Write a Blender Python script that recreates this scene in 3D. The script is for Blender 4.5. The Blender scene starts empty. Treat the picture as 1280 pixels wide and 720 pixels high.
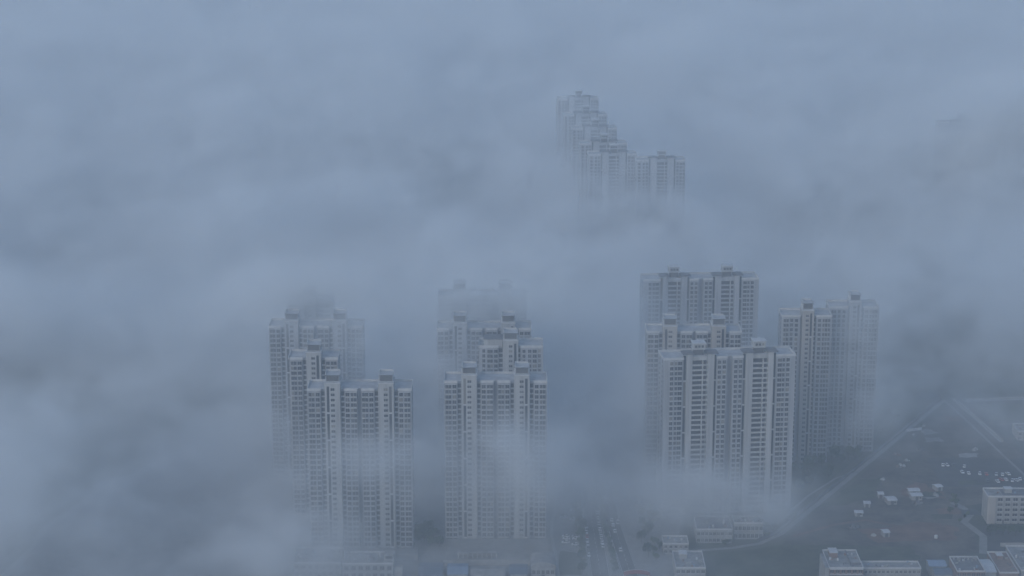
import bpy, math, random
from mathutils import Vector, Matrix
random.seed(7)
sc = bpy.context.scene
COL = sc.collection
R = math.radians

# ------------------------------------------------------------------ materials
def _mat(name):
    m = bpy.data.materials.new(name); m.use_nodes = True
    return m, m.node_tree.nodes, m.node_tree.links, m.node_tree.nodes['Principled BSDF']

def surf(name, c1, c2, scale=0.3, rough=0.85, stretch=(1, 1, 1), detail=4.0, spec=0.3, fine=0.0, bump=0.0, nrough=0.65, lo=0.33, hi=0.67):
    """two tone procedural surface: object space noise mixes c1 and c2"""
    m, N, L, b = _mat(name)
    tc = N.new('ShaderNodeTexCoord'); mp = N.new('ShaderNodeMapping')
    mp.inputs['Scale'].default_value = stretch
    nz = N.new('ShaderNodeTexNoise'); nz.inputs['Scale'].default_value = scale; nz.inputs['Detail'].default_value = detail
    nz.inputs['Roughness'].default_value = nrough
    rp = N.new('ShaderNodeValToRGB')
    rp.color_ramp.elements[0].position = lo; rp.color_ramp.elements[1].position = hi
    rp.color_ramp.elements[0].color = (*c1, 1); rp.color_ramp.elements[1].color = (*c2, 1)
    L.new(tc.outputs['Object'], mp.inputs['Vector']); L.new(mp.outputs['Vector'], nz.inputs['Vector'])
    L.new(nz.outputs['Fac'], rp.inputs['Fac'])
    L.new(rp.outputs['Color'], b.inputs['Base Color'])
    b.inputs['Roughness'].default_value = rough
    b.inputs['Specular IOR Level'].default_value = spec
    if bump:
        bp = N.new('ShaderNodeBump'); bp.inputs['Strength'].default_value = bump; bp.inputs['Distance'].default_value = 0.1
        L.new(nz.outputs['Fac'], bp.inputs['Height']); L.new(bp.outputs['Normal'], b.inputs['Normal'])
    return m

M = {}
M['wall_grey'] = surf('grey painted wall', (0.225, 0.235, 0.25), (0.36, 0.37, 0.385), 0.35, 0.9, (1, 1, 0.05), nrough=0.7)
M['wall_cream'] = surf('cream painted wall', (0.265, 0.265, 0.26), (0.40, 0.40, 0.39), 0.35, 0.9, (1, 1, 0.05), nrough=0.7)
M['wall_tan'] = surf('tan painted wall', (0.29, 0.27, 0.245), (0.37, 0.345, 0.315), 0.12, 0.9, (1, 1, 0.12))
M['trim'] = surf('white trim', (0.40, 0.40, 0.40), (0.50, 0.50, 0.49), 0.5, 0.8)
M['roof_pale'] = surf('pale roof screed', (0.30, 0.30, 0.30), (0.46, 0.46, 0.455), 0.18, 0.95)
M['roof_grey'] = surf('weathered roof screed', (0.15, 0.15, 0.148), (0.31, 0.305, 0.30), 0.25, 0.95, nrough=0.75)
M['roof_dark'] = surf('dark roof felt', (0.10, 0.10, 0.11), (0.17, 0.17, 0.18), 0.3, 0.95)
M['louvre'] = surf('dark louvre', (0.06, 0.06, 0.065), (0.10, 0.10, 0.105), 0.8, 0.7, (0.2, 1, 6))
M['glass'] = surf('dark window glass', (0.012, 0.015, 0.020), (0.035, 0.04, 0.048), 0.35, 0.25, (1, 1, 1), 1.0, 0.25)
# window glass differs from flat to flat: dark rooms, drawn curtains, pale blinds
_g = M['glass'].node_tree; _b = _g.nodes['Principled BSDF']; _oi = _g.nodes.new('ShaderNodeObjectInfo'); _gm = _g.nodes.new('ShaderNodeNewGeometry')
_ad = _g.nodes.new('ShaderNodeMath'); _ad.operation = 'ADD'; _fr = _g.nodes.new('ShaderNodeMath'); _fr.operation = 'FRACT'
_cr = _g.nodes.new('ShaderNodeValToRGB'); _cr.color_ramp.interpolation = 'CONSTANT'
for _p, _c in ((0.0, (.012, .015, .020)), (.45, (.022, .026, .033)), (.72, (.045, .050, .058)), (.88, (.10, .10, .10)), (.95, (.17, .16, .14))):
    _e = _cr.color_ramp.elements.new(_p) if _p not in (0.0,) else _cr.color_ramp.elements[0]
    _e.position = _p; _e.color = (*_c, 1)
_cr.color_ramp.elements.remove(_cr.color_ramp.elements[-1])
_g.links.new(_oi.outputs['Random'], _ad.inputs[0]); _g.links.new(_gm.outputs['Random Per Island'], _ad.inputs[1])
_g.links.new(_ad.outputs[0], _fr.inputs[0]); _g.links.new(_fr.outputs[0], _cr.inputs['Fac']); _g.links.new(_cr.outputs['Color'], _b.inputs['Base Color'])
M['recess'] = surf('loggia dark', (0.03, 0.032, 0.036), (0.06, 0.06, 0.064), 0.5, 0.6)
M['concrete'] = surf('concrete', (0.22, 0.22, 0.215), (0.33, 0.325, 0.31), 0.25, 0.95)
M['brick'] = surf('brown brick wall', (0.15, 0.10, 0.08), (0.23, 0.155, 0.125), 0.5, 0.95)
M['asphalt'] = surf('asphalt', (0.045, 0.046, 0.048), (0.075, 0.075, 0.077), 0.08, 0.92)
M['paving'] = surf('pavement slabs', (0.16, 0.16, 0.155), (0.24, 0.235, 0.225), 0.2, 0.95)
M['soil'] = surf('red brown soil', (0.075, 0.045, 0.034), (0.19, 0.115, 0.085), 0.08, 1.0, detail=8, nrough=0.72)
M['dirt'] = surf('bare dirt', (0.030, 0.030, 0.028), (0.145, 0.125, 0.105), 0.045, 1.0, detail=10, nrough=0.75, lo=0.36, hi=0.66)
M['grassy'] = surf('rough grass', (0.018, 0.030, 0.016), (0.085, 0.090, 0.058), 0.06, 1.0, detail=10, nrough=0.75, lo=0.36, hi=0.66)
M['field'] = surf('open fields', (0.030, 0.042, 0.026), (0.11, 0.105, 0.082), 0.012, 1.0, detail=12)
M['crop'] = surf('pale crop field', (0.07, 0.075, 0.05), (0.14, 0.13, 0.10), 0.05, 1.0, (1, .2, 1), detail=8)
M['pond'] = surf('dark wet ground', (0.02, 0.026, 0.026), (0.045, 0.048, 0.045), 0.05, 0.6)
M['leaf'] = surf('dark foliage', (0.022, 0.042, 0.020), (0.055, 0.085, 0.038), 0.6, 0.8)
M['leaf_pale'] = surf('mid foliage', (0.040, 0.062, 0.026), (0.085, 0.115, 0.050), 0.6, 0.8)
M['bark'] = surf('bark', (0.05, 0.04, 0.03), (0.10, 0.08, 0.06), 2.0, 0.95, (1, 1, .2))
M['blue_roof'] = surf('blue sheet metal', (0.075, 0.10, 0.145), (0.11, 0.145, 0.19), 0.3, 0.55, (4, 0.1, 1))
M['blue_pale'] = surf('faded blue sheet metal', (0.16, 0.22, 0.31), (0.22, 0.29, 0.38), 0.3, 0.6, (4, 0.1, 1))
M['red_roof'] = surf('red sheet metal', (0.22, 0.06, 0.065), (0.30, 0.09, 0.09), 0.4, 0.6)
M['white_roof'] = surf('white sheet metal', (0.38, 0.39, 0.40), (0.54, 0.54, 0.54), 0.5, 0.6)
M['paint_white'] = surf('white line paint', (0.55, 0.55, 0.54), (0.75, 0.75, 0.74), 0.8, 0.8)
M['tyre'] = surf('tyre rubber', (0.015, 0.015, 0.015), (0.03, 0.03, 0.03), 3, 0.9)
M['car_white'] = surf('white car paint', (0.55, 0.55, 0.55), (0.66, 0.66, 0.66), 2, 0.3, spec=0.5)
M['car_silver'] = surf('silver car paint', (0.40, 0.41, 0.43), (0.48, 0.49, 0.50), 2, 0.3, spec=0.5)
M['car_dark'] = surf('dark car paint', (0.03, 0.032, 0.04), (0.05, 0.05, 0.06), 2, 0.3, spec=0.5)
M['car_red'] = surf('red car paint', (0.30, 0.03, 0.03), (0.36, 0.05, 0.04), 2, 0.3, spec=0.5)
M['metal'] = surf('galvanised metal', (0.30, 0.31, 0.32), (0.42, 0.42, 0.43), 1, 0.5)

# ------------------------------------------------------------------ mesh builder
class MB:
    def __init__(s): s.v = []; s.f = []; s.m = []; s.mats = []
    def mi(s, mat):
        if mat not in s.mats: s.mats.append(mat)
        return s.mats.index(mat)
    def box(s, x0, x1, y0, y1, z0, z1, mat, top=None):
        i = len(s.v); k = s.mi(mat)
        s.v += [(x0,y0,z0),(x1,y0,z0),(x1,y1,z0),(x0,y1,z0),(x0,y0,z1),(x1,y0,z1),(x1,y1,z1),(x0,y1,z1)]
        s.f += [(i,i+3,i+2,i+1),(i+4,i+5,i+6,i+7),(i,i+1,i+5,i+4),(i+1,i+2,i+6,i+5),(i+2,i+3,i+7,i+6),(i+3,i,i+4,i+7)]
        s.m += [k, k if top is None else s.mi(top), k, k, k, k]
        return s
    def prism(s, poly, z0, z1, mat, top=None):
        """poly counter clockwise seen from above"""
        i = len(s.v); n = len(poly); k = s.mi(mat); t = k if top is None else s.mi(top)
        s.v += [(x, y, z0) for x, y in poly] + [(x, y, z1) for x, y in poly]
        s.f.append(tuple(i+n+j for j in range(n))); s.m.append(t)
        s.f.append(tuple(i+j for j in reversed(range(n)))); s.m.append(k)
        for j in range(n):
            a, b = j, (j+1) % n
            s.f.append((i+a, i+b, i+n+b, i+n+a)); s.m.append(k)
        return s
    def profile(s, prof, x0, x1, mat):
        """prof: (y,z) polygon swept along x"""
        i = len(s.v); n = len(prof); k = s.mi(mat)
        s.v += [(x0, y, z) for y, z in prof] + [(x1, y, z) for y, z in prof]
        s.f.append(tuple(i+j for j in reversed(range(n)))); s.f.append(tuple(i+n+j for j in range(n))); s.m += [k, k]
        for j in range(n):
            a, b = j, (j+1) % n
            s.f.append((i+a, i+b, i+n+b, i+n+a)); s.m.append(k)
        return s
    def cone(s, p0, p1, r0, r1, n, mat):
        p0, p1 = Vector(p0), Vector(p1); d = (p1-p0).normalized()
        a = d.orthogonal().normalized(); b = d.cross(a); i = len(s.v); k = s.mi(mat)
        for p, r in ((p0, r0), (p1, r1)):
            for j in range(n):
                t = 2*math.pi*j/n; s.v.append(tuple(p + a*(r*math.cos(t)) + b*(r*math.sin(t))))
        for j in range(n):
            s.f.append((i+j, i+(j+1) % n, i+n+(j+1) % n, i+n+j)); s.m.append(k)
        s.f.append(tuple(i+n+j for j in range(n))); s.m.append(k)
        s.f.append(tuple(i+j for j in reversed(range(n)))); s.m.append(k)
        return s
    def quad(s, a, b, c, d, mat):
        i = len(s.v); s.v += [tuple(a), tuple(b), tuple(c), tuple(d)]; s.f.append((i, i+1, i+2, i+3)); s.m.append(s.mi(mat)); return s
    def mesh(s, name):
        me = bpy.data.meshes.new(name); me.from_pydata(s.v, [], s.f)
        for m in s.mats: me.materials.append(M[m])
        me.polygons.foreach_set('material_index', s.m); me.update()
        return me
    def build(s, name, parent=None):
        return link(name, s.mesh(name), parent)

def link(name, data, parent=None, loc=None):
    o = bpy.data.objects.new(name, data); COL.objects.link(o)
    if parent: o.parent = parent
    if loc: o.location = loc
    return o
def tag(o, label, cat, group=None):
    o['label'] = label; o['category'] = cat
    if group: o['group'] = group
    return o
def thing(name, label, cat, loc=(0, 0, 0), rz=0.0, group=None):
    o = bpy.data.objects.new(name, None); COL.objects.link(o)
    o.location = loc; o.rotation_euler = (0, 0, rz)
    return tag(o, label, cat, group)
def structure(name, mb):
    o = mb.build(name); o['kind'] = 'structure'; return o
def copy_tree(root, loc, rz=0.0, scale=None):
    r = root.copy(); COL.objects.link(r); r.location = loc; r.rotation_euler = (0, 0, rz)
    if scale: r.scale = scale
    for ch in list(root.children):
        c = ch.copy(); COL.objects.link(c); c.parent = r
        for g in list(ch.children):
            d = g.copy(); COL.objects.link(d); d.parent = c
    return r

# ------------------------------------------------------------------ residential towers
FL = 3.0
_WM = {}
def window_mesh(w, h, style):
    key = (round(w, 2), round(h, 2), style)
    if key not in _WM:
        _WM[key] = window_geo(MB(), 0, 0, 0, w, h, style).mesh('window')
    return _WM[key]
def window_geo(mb, x, y, z, w, h, style):
    """origin: lower centre of the opening on the wall face; faces -y"""
    a, b = x-w/2, x+w/2
    if style == 'plain':
        mb.box(a, b, y-.05, y+.3, z, z+h, 'glass')
        mb.box(a-.18, b+.18, y-.28, y+.2, z-.20, z-.02, 'trim')
        mb.box(x-.05, x+.05, y-.09, y-.052, z+.02, z+h-.02, 'trim')
    elif style == 'bay':        # shallow bay with hood and sill slabs
        mb.box(a, b, y-.45, y+.2, z, z+h, 'glass')
        mb.box(a-.1, b+.1, y-.5, y+.15, z-.2, z-.003, 'trim')
        mb.box(a-.1, b+.1, y-.48, y+.15, z+h+.003, z+h+.16, 'trim')
        mb.box(x-.04, x+.04, y-.48, y-.452, z+.02, z+h-.02, 'trim')
    elif style == 'loggia':     # wide dark loggia opening with a low rail
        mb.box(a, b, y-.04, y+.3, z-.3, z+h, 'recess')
        mb.box(a, b, y-1.0, y-.9, z-.75, z-.1, 'wall_grey')
        mb.box(a, b, y-1.0, y+.1, z-.95, z-.753, 'trim')
    return mb

# one half of the two tier slab tower: strips (kind, x0, x1) and windows (x0, x1, style)
A_HALF = dict(w=28.4, strips=[('wing', 0, 7.2), ('recess', 7.2, 9.6), ('core', 9.6, 18.0), ('recess', 18.0, 20.3), ('wing', 20.3, 27.2), ('seam', 27.2, 28.4)],
              win=[(0.8, 2.1, 'bay'), (2.5, 3.8, 'bay'), (4.7, 6.6, 'bay'), (7.5, 9.3, 'loggia'), (12.9, 15.0, 'core'), (18.3, 20.0, 'loggia'), (20.9, 22.9, 'bay'), (23.8, 25.1, 'bay'), (25.5, 26.8, 'bay')],
              slot=[(10.7, 12.1)])
B_HALF = dict(w=38.6, strips=[('wing', 0, 11.4), ('slot', 11.4, 13.1), ('pier', 13.1, 16.4), ('balcony', 16.4, 25.3), ('pier', 25.3, 29.2), ('slot', 29.2, 30.8), ('wing', 30.8, 36.9), ('seam', 36.9, 38.6)],
              win=[(3.6, 5.3, 'bay'), (6.4, 7.6, 'bay'), (8.2, 10.4, 'bay'), (31.6, 33.2, 'bay'), (34.4, 36.0, 'bay')], slot=[])
S_ONE = dict(w=31.0, strips=[('wing', 0, 11.2), ('recess', 11.2, 12.4), ('core', 12.4, 19.6), ('recess', 19.6, 21.2), ('wing', 21.2, 31.0)],
             win=[(1.2, 2.3, 'bay'), (2.9, 4.0, 'bay'), (5.2, 6.8, 'plain'), (8.2, 9.8, 'bay'), (14.6, 16.3, 'core'), (19.8, 21.0, 'loggia'), (22.4, 24.0, 'bay'), (25.2, 26.2, 'bay'), (26.8, 28.0, 'bay'), (28.6, 29.7, 'bay')],
             slot=[(17.2, 18.4)])
M_ONE = dict(w=37.6, strips=[('wing', 0, 11.4), ('recess', 11.4, 14.2), ('core', 14.2, 23.0), ('recess', 23.0, 24.4), ('wing', 24.4, 37.6)],
             win=[(2.1, 3.7, 'plain'), (5.0, 6.3, 'bay'), (6.7, 8.0, 'bay'), (9.0, 10.9, 'bay'), (11.7, 13.9, 'loggia'), (17.6, 19.6, 'core'), (23.1, 24.3, 'loggia'), (25.6, 27.2, 'bay'), (28.8, 30.6, 'bay'), (31.6, 33.8, 'bay'), (34.8, 36.2, 'plain')],
             slot=[(20.6, 22.0)])
C_ONE = dict(w=42.0, strips=[('wing', 0, 10.4), ('slot', 10.4, 11.8), ('pier', 11.8, 17.4), ('balcony', 17.4, 26.6), ('pier', 26.6, 32.0), ('slot', 32.0, 33.4), ('wing', 33.4, 42.0)],
             win=[(1.4, 3.2, 'bay'), (5.2, 6.8, 'bay'), (8.0, 9.6, 'plain'), (34.4, 36.0, 'plain'), (37.2, 38.8, 'bay'), (39.8, 41.2, 'bay')], slot=[])
def mirror(h):
    w = h['w']
    f = lambda l: [(t[0], w-t[2], w-t[1]) for t in reversed(l)]
    return dict(w=w, strips=f(h['strips']), win=[(w-b, w-a, s) for a, b, s in h['win']], slot=[(w-b, w-a) for a, b in h['slot']])
def double(h):
    m = mirror(h); w = h['w']
    return dict(w=2*w, strips=h['strips'] + [(k, a+w, b+w) for k, a, b in m['strips']],
                win=h['win'] + [(a+w, b+w, s) for a, b, s in m['win']], slot=h['slot'] + [(a+w, b+w) for a, b in m['slot']])

YF = dict(wing=0.0, recess=2.2, core=2.35, seam=4.5, slot=1.0, pier=2.05, balcony=2.0)
def tower(label, cx, y, rz, lay, nf, group, wall='wall_grey', wall2='wall_cream', D=17.0, nwin=100, z0=0.0, raised=False, mirror_it=False, core_up=4.2):
    if mirror_it: lay = mirror(lay)
    t = thing('apartment_tower', label, 'apartment tower', (cx, y, 0), rz, group)
    W = lay['w']; ox = -W/2; H = nf*FL + 1.6
    # main wall: prism over the stepped outline, seams of two strips merged
    pts = []
    for k, a, b in lay['strips']:
        yf = YF[k]
        if not pts or abs(pts[-1][1]-yf) > 1e-6 or k != lastk:
            pts.append((ox+a, yf))
        pts.append((ox+b, yf)); lastk = k
    clean = []
    for p in pts:
        if clean and abs(clean[-1][0]-p[0]) < 1e-6 and abs(clean[-1][1]-p[1]) < 1e-6: continue
        if len(clean) > 1 and abs(clean[-1][1]-p[1]) < 1e-6 and abs(clean[-2][1]-p[1]) < 1e-6: clean.pop()
        clean.append(p)
    poly = clean + [(ox+W, D), (ox, D)]
    MB().prism(poly, z0, H, wall, 'roof_pale').build('wall', t)
    # parapet round the wings
    pb = MB()
    for k, a, b in lay['strips']:
        if k == 'wing':
            pb.box(ox+a-.15, ox+b+.15, -.22, .22, H-.25, H+1.15, 'trim')
    pb.box(ox-.15, ox+W+.15, D-.25, D+.2, H-.25, H+1.25, 'trim')
    pb.box(ox-.2, ox+.22, .222, D-.252, H-.25, H+1.1, 'trim'); pb.box(ox+W-.22, ox+W+.2, .222, D-.252, H-.25, H+1.1, 'trim')
    pb.build('parapet', t)
    wins = []
    slots = []
    for k, a, b in lay['strips']:
        xa, xb = ox+a, ox+b; xm = (xa+xb)/2
        if k == 'core':
            top = H+core_up
            c = MB().box(xa, xb, -1.3, 10.0, z0, top, wall2, 'roof_pale')
            co = c.build('core', t)
            MB().box(xa-.25, xb+.25, -1.55, 10.2, top+.003, top+.5, 'trim').build('cornice', co)
            ma, mb_ = xa+.6, xb-.6
            mr = MB().box(ma, mb_, 1.2, 9.0, top+.5, top+4.0, wall2, 'roof_pale').build('machine_room', t)
            MB().box(ma-.55, mb_+.55, .35, 9.4, top+4.003, top+4.35, 'roof_dark', 'roof_pale').build('roof_slab', mr)
            lv = MB()
            for q in range(6): lv.box(ma+.3, mb_-.3, 1.02, 1.25, top+.8+q*.52, top+1.2+q*.52, 'louvre')
            lv.build('louvre', mr)
            MB().box(ma-.3, ma+.05, .9, 9.05, top+.5, top+5.3, 'trim').box(ma+.053, mb_-.053, 8.7, 9.05, top+4.36, top+5.3, 'trim').build('screen_wall', mr)
        elif k == 'pier':
            top = H+3.0
            MB().box(xa, xb, -1.0, 9.0, z0, top, wall2, 'roof_pale').build('pier', t)
        elif k == 'balcony':
            div = xb-2.6
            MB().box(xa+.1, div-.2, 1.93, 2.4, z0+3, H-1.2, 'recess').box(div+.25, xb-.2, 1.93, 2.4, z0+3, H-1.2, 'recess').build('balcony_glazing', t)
            MB().box(div-.14, div+.14, -.6, 1.9, z0+3, H-.5, 'trim').build('balcony_fin', t)
            bm_ = MB()
            for p0, p1 in ((xa+.003, div-.143), (div+.143, xb-.003)):
                bm_.box(p0, p1, -.55, 1.92, -.14, .08, 'trim'); bm_.box(p0, p1, -.62, -.5, .083, .95, wall2)
            me = bm_.mesh('balcony')
            for i in range(1, nf):
                link('balcony', me, t, (0, 0, i*FL+.6))
            # crown above the balcony stack
            MB().box(xa+.05, xb-.05, -.4, 8.5, H-.8, H+1.6, wall2, 'roof_pale').build('attic', t)
            ma, mb_ = xm-3.4, xm+3.4
            mr = MB().box(ma+.8, mb_-.8, 2.4, 8.0, H+1.6, H+5.2, 'louvre').box(ma, mb_, 1.6, 8.4, H+5.203, H+8.6, wall2, 'roof_pale').build('machine_room', t)
            sl = MB()
            for q in range(3): sl.box(ma+.8+q*1.9, ma+2.1+q*1.9, 1.52, 1.75, H+6.2, H+7.6, 'glass')
            sl.build('window', mr)
            MB().box(ma-.5, mb_+.5, 1.1, 8.9, H+8.603, H+8.95, 'trim').box(ma-.4, mb_+.4, 1.2, 8.8, H+5.15, H+5.4, 'trim').build('roof_slab', mr)
        elif k == 'slot':
            slots.append((xa+.15, xb-.15, 1.0))
            # dark eaves over slot and neighbouring pier
            pa = [(a2, b2) for k2, a2, b2 in lay['strips'] if k2 == 'pier' and (abs(a2-b) < .01 or abs(b2-a) < .01)]
            lo, hi = min([a]+[p[0] for p in pa]), max([b]+[p[1] for p in pa])
            MB().box(ox+lo-.7, ox+hi+.7, -1.7, 6.5, H+3.003, H+3.5, 'roof_dark').box(ox+lo+.1, ox+hi-.1, -.3, 6, H+3.503, H+3.8, 'roof_dark').build('eaves', t)
        elif k == 'recess' or k == 'seam':
            pass
    for a, b in lay['slot']: slots.append((ox+a, ox+b, -1.3))
    for a, b, yf in slots:
        zt = H + (2.6 if yf < 0 else 1.8); seg = FL*5.2; z = zt
        while z > z0 + 6:
            zb = max(z-seg+.9, z0+3)
            MB().box(a, b, yf-.06, yf+.3, zb, z, 'glass').box(a-.1, b+.1, yf-.35, yf+.2, zb-.8, zb-.003, 'trim').build('stair_window', t)
            z -= seg
    if raised:
        k, a, b = lay['strips'][0]
        MB().box(ox+a+3, ox+b+2.4, .6, 11, H, H+4.6, wall2, 'roof_pale').box(ox+a+2.7, ox+b+2.7, .3, 11.3, H+4.603, H+5.0, 'roof_dark', 'roof_dark').build('penthouse', t)
    # windows: one entry per opening
    for a, b, s in lay['win']:
        kind = next(k for k, p, q in lay['strips'] if p-.01 <= (a+b)/2 <= q+.01)
        yf = -1.3 if s == 'core' else YF[kind]
        st = 'plain' if s == 'core' else s
        hh = 1.45 if s == 'core' else (2.1 if s != 'loggia' else 2.05)
        n2 = nf+1 if s == 'core' else nf
        for i in range(0 if s != 'loggia' else 1, n2):
            wins.append((ox+(a+b)/2, yf, i*FL+1.3 + (.45 if s == 'core' else 0), b-a, hh, st))
    wins.sort(key=lambda q: (-round(q[2]/FL), q[0]))
    for x, yy, z, w, h, st in wins[:nwin]:
        link('window', window_mesh(w, h, st), t, (x, yy, z))
    rest = MB()
    for x, yy, z, w, h, st in wins[nwin:]:
        window_geo(rest, x, yy, z, w, h, st)
    for side, xs in ((-1, ox), (1, ox+W)):        # small windows on the gable walls
        for yy in (4.5, 11.5):
            for i in range(nf):
                z = i*FL+1.6
                if side < 0: rest.box(xs-.06, xs+.2, yy, yy+1.3, z, z+1.5, 'glass')
                else: rest.box(xs-.2, xs+.06, yy, yy+1.3, z, z+1.5, 'glass')
    o = rest.build('window', t); o['kind'] = 'stuff'
    return t

GA = 'apartment towers standing in the fog'
AA, BB = double(A_HALF), double(B_HALF)
tower('wide front tower of the left cluster with twin pale cores, fog across its waist', -83.3, 1086, 0, AA, 31, GA)
tower('narrow single-core tower just behind the wide front tower of the left cluster', -114.2, 1147, 0, mirror(dict(A_HALF, w=28.4)), 31, GA)
tower('wide twin-core tower at the back of the left cluster, its right end lost in fog', -119, 1216, 0, AA, 31, GA, 'wall_grey', 'wall_grey')
tower('wide front tower of the middle cluster, twin cores, middle floors veiled by fog', -9.1, 1101, 0, AA, 31, GA)
tower('middle cluster tower with a raised pale block on its left wing and one core', -0.6, 1172, 0, M_ONE, 31, GA, raised=True)
tower('wide twin-core tower behind the raised-block tower in the middle cluster', -16.9, 1211, 0, AA, 31, GA, 'wall_grey', 'wall_grey')
tower('faint rearmost tower of the middle cluster, only its top showing as a shadow', -19, 1290, 0, AA, 31, GA, 'wall_grey', 'wall_grey', nwin=40)
tower('faint rearmost tower of the left cluster, its roof a dim shadow above the others', -128, 1275, 0, A_HALF, 31, GA, 'wall_grey', 'wall_grey', nwin=30)
tower('wide front tower of the right cluster with two dark balcony stacks, foot in fog', 125.5, 1150, R(7), BB, 31, GA, 'wall_grey', 'wall_cream')
tower('cream-cored tower between the two balcony towers of the right cluster', 109.5, 1204, 0, AA, 31, GA, 'wall_grey', 'wall_tan')
tower('wide balcony tower at the back of the right cluster, standing clear above the others', 125.2, 1335, R(4), BB, 31, GA, 'wall_grey', 'wall_grey')
tower('warm grey single-core tower right of the front balcony tower, clear down to its foot', 182.3, 1241, 0, S_ONE, 31, GA, 'wall_grey', 'wall_tan')
tower('hazy single-core tower at the right end of the right cluster', 214.9, 1262, 0, S_ONE, 31, GA, 'wall_grey', 'wall_grey')
GF = 'far towers stepping down in the fog'
tower('farthest and highest tower of the stepped far group', 67, 2093, R(3), C_ONE, 31, GF, 'wall_grey', 'wall_grey', nwin=36)
tower('second tower of the stepped far group, in front of the farthest one', 71, 1994, R(3), C_ONE, 31, GF, 'wall_grey', 'wall_grey', nwin=36)
tower('third tower down the stepped far group, its middle floors in clear air', 77, 1917, R(3), C_ONE, 31, GF, 'wall_grey', 'wall_grey', nwin=36)
tower('fourth tower down the stepped far group, left half sunk in fog', 82, 1838, R(3), C_ONE, 31, GF, 'wall_grey', 'wall_grey', nwin=36)
tower('nearest tower of the stepped far group, lowest of its staircase of roofs', 88, 1785, R(3), C_ONE, 31, GF, 'wall_grey', 'wall_grey', nwin=36)
tower('lone far tower with a wide roof box, right of the stepped far group', 128, 1757, R(2), C_ONE, 31, GF, 'wall_grey', 'wall_grey', nwin=36)
tower('barely visible tower deep in fog at upper right, dark roof box showing', 424, 1944, R(-3), C_ONE, 31, GF, 'wall_grey', 'wall_grey', nwin=20)
tower('barely visible tower in fog at the right edge of the view', 458, 1862, R(-3), C_ONE, 31, GF, 'wall_grey', 'wall_grey', nwin=20)

# ------------------------------------------------------------------ ground sheets, roads, kerbs
def ribbon_pts(pts, off):
    out = []
    for i, p in enumerate(pts):
        a = Vector(pts[max(i-1, 0)]); b = Vector(pts[min(i+1, len(pts)-1)]); d = (b-a).normalized()
        out.append((p[0]-d.y*off, p[1]+d.x*off))
    return out
def ribbon(mb, pts, half, z, mat, off=0.0):
    l, r = ribbon_pts(pts, off+half), ribbon_pts(pts, off-half)
    for i in range(len(pts)-1):
        mb.quad((*r[i], z), (*r[i+1], z), (*l[i+1], z), (*l[i], z), mat)
    return mb
def wall_line(mb, pts, off, half, z0, z1, mat):
    l, r = ribbon_pts(pts, off+half), ribbon_pts(pts, off-half)
    for i in range(len(pts)-1):
        mb.prism([r[i], r[i+1], l[i+1], l[i]], z0, z1, mat)
    return mb
def sheet(name, poly, z, mat):
    mb = MB(); i = len(mb.v); mb.v += [(x, y, z) for x, y in poly]; mb.f.append(tuple(range(len(poly)))); mb.m.append(mb.mi(mat))
    return structure(name, mb)
def blobby(poly, amp, seed, n=6):
    """ragged outline: subdivides and shakes the edges of a ground patch"""
    rnd = random.Random(seed); out = []
    for i, p in enumerate(poly):
        q = poly[(i+1) % len(poly)]
        for k in range(n):
            t = k/n; out.append((p[0]+(q[0]-p[0])*t+rnd.uniform(-amp, amp), p[1]+(q[1]-p[1])*t+rnd.uniform(-amp, amp)))
    return out
sheet('housing_ground', blobby([(-300, 985), (98, 985), (98, 1350), (20, 1400), (-180, 1330), (-250, 1200)], 6, 31), .004, 'paving')
sheet('garden_ground', blobby([(98, 1090), (150, 1120), (255, 1320), (285, 1400), (98, 1400)], 1.5, 3), .006, 'grassy')
sheet('building_plot', blobby([(156, 1108), (225, 1235), (282, 1338), (306, 1372), (352, 1372), (322, 1275), (334, 1190), (268, 1160), (262, 1088), (190, 1062), (150, 1085)], 2.0, 4), .008, 'dirt')
sheet('soil_patch', blobby([(205, 1100), (252, 1108), (256, 1128), (236, 1134), (200, 1122)], 2.2, 5), .012, 'soil')
sheet('soil_patch', blobby([(232, 1180), (259, 1174), (258, 1190), (246, 1206)], 2.5, 6), .012, 'soil')
sheet('grass_patch', blobby([(150, 1040), (168, 1036), (168, 1068), (200, 1075), (226, 1075), (224, 1096), (160, 1100), (112, 1086), (112, 1040)], 1.6, 8), .012, 'grassy')
sheet('grass_patch', blobby([(178, 1155), (215, 1175), (230, 1215), (212, 1205)], 2.4, 9), .012, 'grassy')
sheet('yard', blobby([(262, 1196), (330, 1192), (326, 1248), (262, 1250)], 1.0, 10), .012, 'asphalt')
sheet('yard', blobby([(262, 1080), (330, 1078), (334, 1128), (270, 1128)], .8, 11), .012, 'asphalt')
sheet('grass_patch', blobby([(24.5, 1054), (38, 1054), (38.5, 1085), (27, 1090)], .5, 12), .012, 'grassy')
LANE_A = [(47.5, 985), (48, 1052), (46.4, 1138), (47.2, 1207), (44, 1300), (36, 1420)]
LANE_B = [(66, 985), (64.4, 1052), (58.2, 1138), (56.5, 1207), (55, 1300), (49, 1420)]
rd = MB(); ribbon(rd, LANE_A, 5.2, .016, 'asphalt'); ribbon(rd, LANE_B, 4.4, .020, 'asphalt'); structure('road', rd)
mk = MB()
for L_, hw in ((LANE_A, 5.2), (LANE_B, 4.4)):
    for o in (-hw+.5, hw-.5): ribbon(mk, L_, .09, .024, 'paint_white', o)
    for s in range(0, 60):
        y = 990+s*6.5
        for i in range(len(L_)-1):
            if L_[i][1] <= y < L_[i+1][1]:
                t = (y-L_[i][1])/(L_[i+1][1]-L_[i][1]); x = L_[i][0]+(L_[i+1][0]-L_[i][0])*t
                mk.quad((x-.08, y, .024), (x+.08, y, .024), (x+.08, y+3, .024), (x-.08, y+3, .024), 'paint_white')
structure('road_markings', mk)
kb = MB()
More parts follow.
